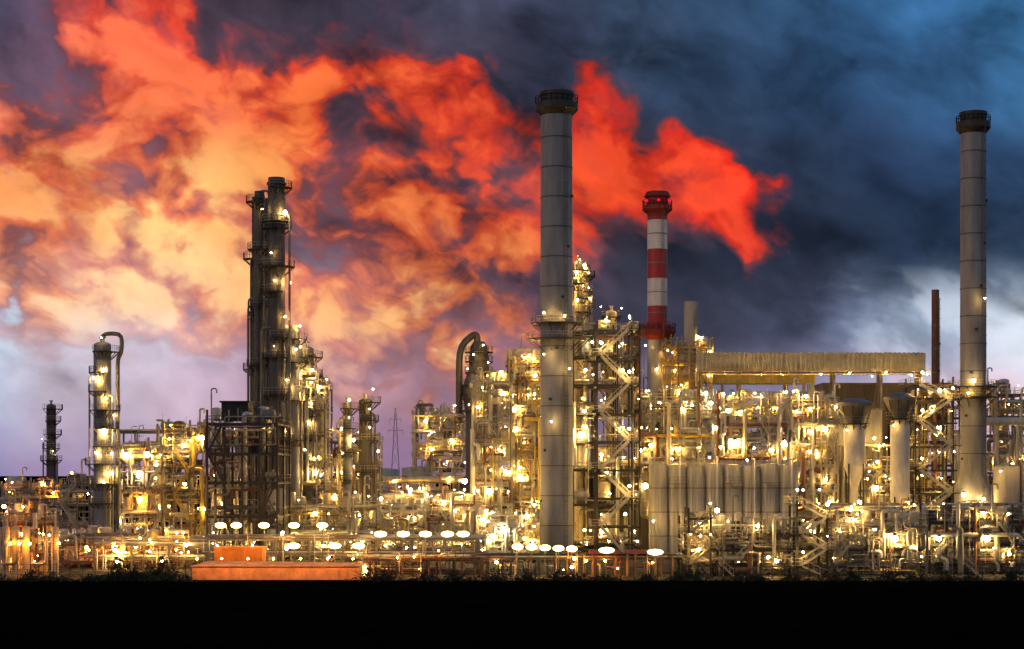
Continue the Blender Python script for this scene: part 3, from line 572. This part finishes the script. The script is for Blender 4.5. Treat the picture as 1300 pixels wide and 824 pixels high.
for i in range(8):
    px=836+23.5*i; Yq=318; x=X(px,Yq); r=11.9*Yq/F; zt=Z(588+(i%3)*1.5,Yq)
    root=thing('furnace_drum',['first','second','third','fourth','fifth','sixth','seventh','eighth'][i]+' from the left of the tall ribbed grey drums right of centre','drum',(x,Yq,0))
    mb=MB(); mb.lathe((x,Yq,0),[(r,0),(r,zt-.4),(r*.9,zt-.4),(r*.9,zt-.1),(.02,zt)],40,rib=.02); mb.build('shell','clad_panel',root)
    for z in (4,8.5,13): mb=MB(); band(mb,x,Yq,z,r*1.02,28,.2,.06); mb.build('hoop','grey_steel',root)
    if i%2: mb=MB(); mb.sweep(bend([(x+r*.2,Yq,zt-.2),(x+r*.2,Yq,zt+1.2),(x+r*.2,Yq-r-.6,zt+1.2),(x+r*.2,Yq-r-.6,3),(x+r*.9,Yq-r-.6,3)],.6),.14,8); mb.build('downpipe','alu',root)
    mb=MB(); za=zt-3.6-(i%2)*.0; mb.box(x-r,Yq-r-1.5,za-.12,x+r,Yq-r-.3,za); rail(mb,[(x-r,Yq-r-1.45),(x+r,Yq-r-1.45)],za); 
    if i in (1,4,6): mb.build('walkway','grey_steel',root)
    for z in ((zt+1,) if i%2 else (7,)): lamp(root,x-r*.8,Yq-r-3.2,z,'warm',.14)  # bulb added in front of each drum to brighten its dim cladding
unit('process_unit','silvery pipe tangle with lamps at the feet of the red and white chimney',812,905,[586,558,528,508],336,16,5,2,'galv',15,1.2,32,'warm',lamps=[(826,565,.3),(868,520,.3)],zb=6)
unit('process_unit','silvery pipe tangle with lamps below the long duct',905,1000,[586,560,534,512],334,16,5,2,'galv',16,1.2,32,'warm',lamps=[(933,563,.6),(905,590,.3)],zb=6)
unit('process_unit','lamp-lit silvery pipework under the right half of the long duct',1004,1064,[690,655,622,590,560,535,512],336,15,4,2,'galv',17,1.1,28,'warm',lamps=[(996,563,.6),(1048,545,.4)])
unit('process_unit','yellow-railed deck unit between cream stack and long duct',845,905,[505,482,460,440],390,12,4,2,'yellow',18,.9,22,'warm',zb=16,railm='yellow',stairs=False)
Y=372; x0,x1=X(888,Y),X(1175,Y); za,zb_=Z(472,Y),Z(448,Y); root=thing('flue_duct','long straight beige duct high above the right half of the plant','duct',((x0+x1)/2,Y,0))
mb=MB(); mb.box(x0,Y,za,x1,Y+5,zb_); mb.build('duct_body','duct_clad',root); mb=MB()
for k in range(48):
    a=x0+(x1-x0)*(k+.5)/48; mb.box(a-.16,Y-.35,za-.12,a+.16,Y+5.1,zb_+.12)
for z in (za+.1,zb_-.3): mb.box(x0,Y-.3,z,x1,Y-.02,z+.25)
o=mb.build('ribs','duct_clad',root)
for px in (892,940,1000,1060,1120,1170):
    mb=MB(); a=X(px,Y); mb.box(a-.3,Y+1,0,a+.3,Y+1.6,za-.13); mb.box(a-.3,Y+4,0,a+.3,Y+4.6,za-.13); mb.bar((a,Y+1.3,za-8),(a,Y+4.3,za-2),.2); mb.build('support','grey_steel',root)
mb=MB(); mb.box(x0,Y-4.4,za-.9,x1,Y-3.0,za-.8); rail(mb,[(x0,Y-4.4),(x1,Y-4.4)],za-.8); mb.build('walkway','yellow',root)
rr=random.Random(8)
for k,px in enumerate((896,921,948,962,990,1019,1037,1072,1101,1118,1150,1170)): lamp(root,X(px,Y),Y-5.2,za-.9+rr.uniform(-.5,.7),'warm',rr.choice((.1,.13,.16)))  # bulbs added off the walkway to brighten the duct
Y=362; mb=MB(); x0,x1=X(905,Y),X(1035,Y); mb.box(x0,Y,Z(487,Y),x1,Y+4,Z(476,Y))
for k in range(16):
    a=x0+(x1-x0)*(k+.5)/16; mb.box(a-.1,Y-.13,Z(487,Y)-.1,a+.1,Y+4.1,Z(476,Y)+.1)
for t in (.1,.9):
    a=x0+(x1-x0)*t; mb.box(a-.3,Y+1,0,a+.3,Y+1.6,Z(488.5,Y))
o=mb.build('flue_duct','yellow'); tag(o,'shorter lower yellow-lit duct hanging below the long duct','duct')
mb=MB(); Y=356; x=X(1029,Y); mb.lathe((x,Y,0),[(4.5*Y/F,0),(4.5*Y/F,Z(487,Y)),(.02,Z(485,Y))],16); mb.sweep([(x,Y,Z(500,Y)),(X(1002,Y),Y,Z(500,Y))],.6,8); o=mb.build('vent_pipe','duct_clad'); tag(o,'upright pale pipe at the right end of the lower duct','pipe')
clad('dark brown block with rows of panels under the right end of the long duct',1045,1178,488,384,14,'clad_brown',n=22,wins=7)
clad('low stepped grey block left of the conical hoppers',1050,1120,520,372,8,'clad_panel',n=12)

# ================================================================== RIGHT
def hopper(label,px,Y,w,pt,pc,pb,pl):
    x=X(px,Y); q=Y/F; root=thing('hopper',label,'hopper',(x,Y,0)); r=w/2*q; zt,zc,zb_,zl=Z(pt,Y),Z(pc,Y),Z(pb,Y),Z(pl,Y)
    mb=MB(); mb.lathe((x,Y,0),[(r*.28,zl),(r*.32,zb_-4),(r,zb_),(r,zc),(.02,zc+.2)],32); 
    for z in (zb_+1,(zb_+zc)/2,zc-1): band(mb,x,Y,z,r,32)
    mb.build('vessel','tank_white',root)
    mb=MB(); mb.lathe((x,Y,0),[(r*.55,zc+.1),(r*.95,zc+1.5),(r*1.75,zt-1.6),(r*1.75,zt-1.0),(r*.9,zt-.2),(.02,zt)],32); mb.build('conical_cap','grey_steel',root)
    mb=MB()
    for k in range(10):
        a=k*math.pi/5; mb.bar((x+r*.98*math.cos(a),Y+r*.98*math.sin(a),zc-1),(x+r*1.7*math.cos(a),Y+r*1.7*math.sin(a),zt-1.6),.12)
    for k in range(4):
        a=k*math.pi/2+.78; mb.bar((x+r*1.0*math.cos(a),Y+r*1.0*math.sin(a),zb_+.5),(x+r*1.0*math.cos(a),Y+r*1.0*math.sin(a),zl),.25)
    mb.build('support_frame','dark_steel',root)
    platform(root,x,Y,zc+.2,r*1.02,r*1.5,'dark_steel','galv',0,360,14)
    lamp(root,x-r,Y-r-.8,zc-1,'warm',.09); lamp(root,x+r,Y-r-2,zb_-1,'warm',.12)
hopper('left one of two pale hoppers with conical caps, the shorter one',1085,322,26,505,540,592,690)
hopper('right one of two pale hoppers with conical caps, the longer one',1142.5,324,24,498,534,634,690)
unit('process_unit','dim pipe unit beneath the two conical hoppers',1066,1150,[690,655,622,600],345,13,5,2,'grey_steel',19,1.0,20,'warm',lamps=[(1112,620,.5),(1130,645,.3)])
stair_tower('dark lamp-lit stair tower between the hoppers and right chimney',1162,1210,[656,626,596,566,536,508,488],334,8,'dark_steel','galv',nl=8,seed=8,over=.8)
unit('process_unit','dark-framed unit behind the stair tower left of the right chimney',1168,1218,[690,655,620,590,560,530,505],352,12,3,2,'dark_steel',20,.9,22,'warm',stairs=False,railm='yellow')
unit('process_unit','yellow-railed unit at the right edge behind the right chimney',1248,1306,[600,575,552,528,500],362,12,3,2,'grey_steel',21,.9,18,'warm',railm='yellow',zb=4,lamps=[(1285,590,.3)])
for i,(px,w,pt,lab) in enumerate(((1278,32,592,'wide cream tank right of the right chimney'),(1314,38,588,'wide cream tank cut by the right edge'))):
    Yt=340; x=X(px,Yt); r=w/2*Yt/F; zt=Z(pt,Yt); root=thing('storage_tank',lab,'tank',(x,Yt,0)); mb=MB(); mb.lathe((x,Yt,0),[(r,0),(r,zt),(r*.97,zt),(.02,zt+.8)],40); mb.build('shell','concrete',root)
    mb=MB(); rail(mb,[(x+r*.96*math.cos(a*math.pi/10),Yt+r*.96*math.sin(a*math.pi/10)) for a in range(20)],zt+.02,True); mb.build('railing','galv',root)
    mb=MB(); ladder(mb,x-r*.3,Yt-r-.2,.5,zt+1); mb.build('ladder','galv',root)
    lamp(root,x-r,Yt-r-2,zt-1,'warm',.13)
Y=352; mb=MB(); q=Y/F; mb.sweep([(X(1252,Y),Y,Z(535,Y)),(X(1320,Y),Y,Z(535,Y))],5*q,16)
for px in (1262,1280,1297): mb.lathe((X(px,Y),Y,Z(535,Y)),[(4.9*q,0),(5.5*q,0),(5.5*q,.3),(4.9*q,.3)],16,'x')
for px in (1266,1292): mb.box(X(px,Y)-.25,Y-.25,0,X(px,Y)+.25,Y+.25,Z(541,Y))
o=mb.build('gas_main','tank_white'); tag(o,'thick pale horizontal gas main at the right edge beside right chimney','pipe')
mb=MB(); Y=380; mb.box(X(1276,Y),Y,Z(524,Y),X(1330,Y),Y+8,Z(507,Y)); 
for k in range(7): a=X(1279+6*k,Y); mb.box(a-.12,Y-.15,Z(523,Y),a+.12,Y+.02,Z(508,Y))
mb.box(X(1278,Y),Y+1,0,X(1278,Y)+.6,Y+7,Z(524.3,Y)); mb.box(X(1322,Y),Y+1,0,X(1322,Y)+.6,Y+7,Z(524.3,Y))
o=mb.build('equipment_housing','clad_brown'); tag(o,'brown raised housing at the far right edge','housing')
pipe_rack('broad pipe rack crossing in front of the right chimney foot',1064,1310,646,316,8,8,3,3.0,7,'galv',seed=9,nl=20,br=.5)
pipe_rack('high narrow pipe rack right behind the conical hoppers',1050,1225,566,368,6,6,2,3.2,8,seed=10,nl=14)
unit('process_unit','front unit with pipes and cabinets below the ribbed drums',872,1008,[715,697,678],262,12,7,2,'dark_steel',22,1.1,12,'warm',lamps=[(910,648,.35),(962,668,.2)])
stair_tower('front stair tower in the lower right',1012,1050,[718,698,678,658,640],260,7,'dark_steel','galv',nl=4,seed=12,over=.6,st=.26)
unit('process_unit','front pipe unit right of the front stair tower',1056,1176,[715,692,668],264,12,6,2,'grey_steel',23,1.1,10,'warm',lamps=[(1136,684,.5),(1085,660,.2)])
unit('process_unit','front pipe unit in the bottom right corner',1180,1306,[715,690,662],266,12,6,2,'dark_steel',24,1.1,10,'warm',lamps=[(1253,684,.45),(1192,684,.35)])
stair_tower('narrow front stair at the left end of the front right units',874,902,[716,696,676,657],258,5,'dark_steel','grey_steel',nl=2,seed=13,st=.26)

# ================================================================== FRONT CENTRE
pipe_rack('front manifold rack with rows of short risers, bottom centre',612,866,708,262,6,8,1,2,4,'dark_steel',seed=14,nl=8,lk='sodium')
pipe_rack('front manifold rack in orange light, bottom left of centre',440,610,710,264,6,6,2,2,4,'dark_steel',seed=15,nl=10,lk='sodium')
unit('process_unit','low orange-lit unit around the bottom left drums and column foot',60,240,[712,690],284,10,9,2,'rust',25,.9,16,'sodium',stairs=False)
for i in range(14):
    px=470+28*i+(i%3)*5; Y=257+(i%2); x=X(px,Y); root=thing('valve_stand','small valve stand on the front edge of the yard','valve',(x,Y,0),'valve stands along the front edge')
    mb=MB(); mb.lathe((x,Y,0),[(.3,0),(.3,.1),(.16,.1),(.16,2.2),(.3,2.2),(.3,2.4),(.1,2.4),(.1,3.0),(.02,3.0)],10); mb.build('post','rust',root)
    mb=MB(); mb.lathe((x,Y-.1,2.75),[(.5,0),(.5,.1),(.42,.1),(.42,0)],12,'y'); mb.bar((x-.45,Y-.05,2.75),(x+.45,Y-.05,2.75),.07); mb.bar((x,Y-.05,2.3),(x,Y-.05,3.2),.07); mb.build('handwheel','red_paint',root)
def rowlamp(px,py,Y,w,label,group):
    x=X(px,Y); z=Z(py,Y); L=w*Y/F/2; root=thing('rack_lamp',label,'lamp',(x,Y,0),group)
    mb=MB(); mb.bar((x,Y+.6,0),(x,Y+.6,z+.3),.12); mb.bar((x,Y+.6,z+.3),(x,Y+.3,z+.3),.1); mb.build('post','grey_steel',root)
    mb=MB(); mb.lathe((x-L,Y,z),[(.02,0),(.25,L*.15),(.40,L*.5),(.46,L),(.40,L*1.5),(.25,L*1.85),(.02,2*L)],12,'x'); mb.build('tube','bulb_row',root)
    mb=MB(); mb.box(x-L*.3,Y+.2,z+.36,x+L*.3,Y+.5,z+.46); mb.build('hood','grey_steel',root)
    lamp(root,x,Y-.7,z-.1,'warm',.12)  # extra small bulb added below the tube to cast its light
for px in (300,335,373,409,280): rowlamp(px,667,268,14,'long yellow-white lamp in the upper row before the left group','long lamps in the upper front row')
for px in (373,425,455,483,512,540,568,588): rowlamp(px,678 if px>470 else 693,266,16,'long yellow-white lamp over the front pipe rack left of centre','long lamps over the front left rack')
for px in (657,675,692,709,726,770,832): rowlamp(px,694+(px-657)*.04,259,20 if px>730 else 14,'long yellow-white lamp in the bottom centre row','long lamps in the bottom centre row')
for i,(px,w,Y) in enumerate(((768,34,260),(815,40,261))):
    x0,x1=X(px-w/2,Y),X(px+w/2,Y); zr=Z(703,Y); root=thing('pump_shelter',['left','right'][i]+' one of two small red-roofed shelters right of the tallest chimney','shelter',((x0+x1)/2,Y,0))
    for x in (x0+.3,x1-.3):
        for y in (Y+.2,Y+3.8): mb=MB(); mb.box(x-.12,y-.12,0,x+.12,y+.12,zr); mb.build('post','rust',root)
    mb=MB(); zz=zr+.55
    mb.add([(x0-.3,Y-.3,zr),(x1+.3,Y-.3,zr),(x1+.3,Y+4.3,zr),(x0-.3,Y+4.3,zr),(x0-.3,Y+2,zz),(x1+.3,Y+2,zz)],[(0,1,5,4),(2,3,4,5),(0,4,3),(1,2,5),(3,2,1,0)]); mb.build('roof','red_roof',root)
Y=252; x0,x1=X(244,Y),X(456,Y); zt=Z(716,Y); root=thing('low_shed','long low orange-beige sheeted shed at the bottom left','shed',((x0+x1)/2,Y,0))
mb=MB(); mb.box(x0,Y,0,x1,Y+5,zt-.35)
for k in range(20): a=x0+(x1-x0)*(k+.5)/20; mb.box(a-.08,Y-.1,.05,a+.08,Y+.02,zt-.4)
mb.build('wall','tarp_beige',root)
mb=MB(); mb.add([(x0-.4,Y-.4,zt-.35),(x1+.4,Y-.4,zt-.35),(x1+.4,Y+5.4,zt-.35),(x0-.4,Y+5.4,zt-.35),(x0+2,Y+2.5,zt+.35),(x1-2,Y+2.5,zt+.1)],[(0,1,5,4),(1,2,5),(2,3,4,5),(3,0,4),(3,2,1,0)]); mb.build('roof','tarp_beige',root)
for px in (254,285,318,350,384,418,450): lamp(root,X(px,Y),Y-2.4,zt+.9,'sodium',.13)  # sodium bulbs added before the shed to give it orange light
Y=262; root=thing('container','bright orange box container behind the long low shed','container',(X(302,Y),Y,0)); mb=MB(); mb.box(X(272,Y),Y,0,X(333,Y),Y+4,Z(697,Y)); mb.box(X(271,Y),Y-.3,Z(697,Y),X(334,Y),Y+4.3,Z(694.5,Y)); 
for k in range(8): a=X(276+7.6*k,Y); mb.box(a-.1,Y-.12,.1,a+.1,Y+.02,Z(698,Y))
mb.build('body','tarp_orange',root)
for px in (280,324): lamp(root,X(px,Y),Y-2.6,Z(692,Y),'warm',.1)  # two bulbs added near the container to brighten its orange
Y=286; mb=MB(); mb.lathe((X(232,Y),Y,Z(692,Y)),vprof(1.5,5.2),20,'x'); mb.box(X(238,Y),Y-1,0,X(238,Y)+.4,Y+1,Z(696,Y)); mb.box(X(262,Y),Y-1,0,X(262,Y)+.4,Y+1,Z(696,Y)); o=mb.build('horizontal_tank','shell'); tag(o,'grey horizontal tank on saddles left of the orange shed','tank')
def fence(px0,px1,Y,label):
    x0,x1=X(px0,Y),X(px1,Y); root=thing('fence',label,'fence',((x0+x1)/2,Y,0)); n=int((x1-x0)/1.8)
    for i in range(n+1):
        mb=MB(); x=x0+(x1-x0)*i/n; mb.box(x-.06,Y-.06,0,x+.06,Y+.06,2.3); mb.bar((x,Y,2.3),(x,Y-.4,2.7),.07); mb.build('post','dark_steel',root)
    mb=MB()
    for z in (.25,.6,.95,1.3,1.65,2.0,2.35): mb.bar((x0,Y-.09,z),(x1,Y-.09,z),.04)
    mb.build('wire','dark_steel',root)
fence(462,866,250.3,'dark wire fence along the front edge in the bottom centre')
fence(870,1310,250.3,'dark wire fence along the front edge below the right units')
fence(-10,236,250.3,'dark wire fence along the front edge at the bottom left')
def bush(px,Y,w,h,label,group=None,n=700,seed=None):
    rr=random.Random(seed if seed is not None else int(px)); x=X(px,Y); root=thing('bush',label,'bush',(x,Y,0),group); mb=MB()
    for k in range(14):
        a=rr.uniform(0,6.28); q=rr.uniform(.2,.55); mb.bar((x,Y,0),(x+math.cos(a)*w*q,Y+math.sin(a)*w*q*.5,h*rr.uniform(.5,1.1)),.05)
    mb.build('stems','bark',root); mb=MB()
    for k in range(n):
        a=rr.uniform(0,6.28); q=rr.random()**.5; z=rr.random()**1.5; rad=w/2*q*(1-.6*z)*(1+.4*math.sin(3*a+px)); c=Vector((x+rad*math.cos(a),Y+rad*.5*math.sin(a),.1+z*h*(.65+.35*math.sin(2*a+px))))
        d=Vector((rr.uniform(-1,1),rr.uniform(-1,1),rr.uniform(-1,1)))*.16; e=d.cross(Vector((rr.uniform(-1,1),rr.uniform(-1,1),rr.uniform(-1,1))))*1.2
        if e.length<.01: continue
        mb.add([tuple(c-d),tuple(c+e),tuple(c+d),tuple(c-e)],[(0,1,2,3)])
    mb.build('foliage','leaf',root)
for px,w,h,lab in ((150,6,3.6,'left one of the taller bushes at the front left edge of the yard'),(178,5,2.4,'low middle bush between two taller ones at the front left edge'),(206,6,3.8,'tall bush at the front edge just left of the long low shed')): bush(px,249,w,h,lab)
rr=random.Random(3)
for i in range(34):
    px=-5+39*i+rr.uniform(-12,12)
    if 236<px<462: continue
    bush(px,248.6+rr.uniform(-.8,.8),rr.uniform(3.5,7),rr.uniform(.9,2.0),'low dark scrub bush along the front fence','low scrub bushes along the front fence',320,i)
rr=random.Random(5); mb=MB()
for k in range(9000):
    x=rr.uniform(-420,420); top=8+4*math.sin(x*.05)+3*math.sin(x*.17+1)+2*math.sin(x*.41); c=Vector((x,900+rr.uniform(-8,8),rr.random()*top)); d=Vector((rr.uniform(-1,1),rr.uniform(-.4,.4),rr.uniform(-1,1))); e=Vector((rr.uniform(-1,1),rr.uniform(-.4,.4),rr.uniform(-1,1)))
    mb.add([tuple(c-d),tuple(c+e),tuple(c+d),tuple(c-e)],[(0,1,2,3)])
o=mb.build('tree_belt','leaf'); o['label']='dark distant belt of trees along the horizon'; o['category']='trees'; o['kind']='stuff'

# ================================================================== LIGHT & CAMERA
w=bpy.data.worlds.new('World'); sc.world=w; w.use_nodes=True; nt=w.node_tree; bg=nt.nodes['Background']
sk=nt.nodes.new('ShaderNodeTexSky'); sk.sky_type='NISHITA'; sk.sun_disc=False; sk.sun_elevation=math.radians(1.5); sk.sun_rotation=math.radians(-20)
mx=nt.nodes.new('ShaderNodeMix'); mx.data_type='RGBA'; mx.inputs[0].default_value=.8; nt.links.new(sk.outputs[0],mx.inputs[6]); mx.inputs[7].default_value=(.48,.50,.68,1)
nt.links.new(mx.outputs[2],bg.inputs[0]); bg.inputs[1].default_value=.42
sd=bpy.data.lights.new('dusk_fill','SUN'); sd.energy=.25; sd.angle=math.radians(15); sd.color=(1,.75,.65); so=bpy.data.objects.new('dusk_fill',sd); col.objects.link(so); so.rotation_euler=(math.radians(72),0,math.radians(-55))  # weak warm directional fill, added; no sun is up at dusk
cd=bpy.data.cameras.new('camera'); cam=bpy.data.objects.new('camera',cd); col.objects.link(cam); cam.location=(0,0,CH); cam.rotation_euler=(math.radians(90),0,0)
cd.sensor_width=36; cd.lens=F/1300*36; cd.shift_y=(HOR-412)/1300; cd.clip_end=30000; cd.clip_start=1; sc.camera=cam
sc.view_settings.view_transform='Standard'; sc.view_settings.look='None'; sc.view_settings.exposure=0
print('LAMPS',NL,'OBJS',len(bpy.data.objects))
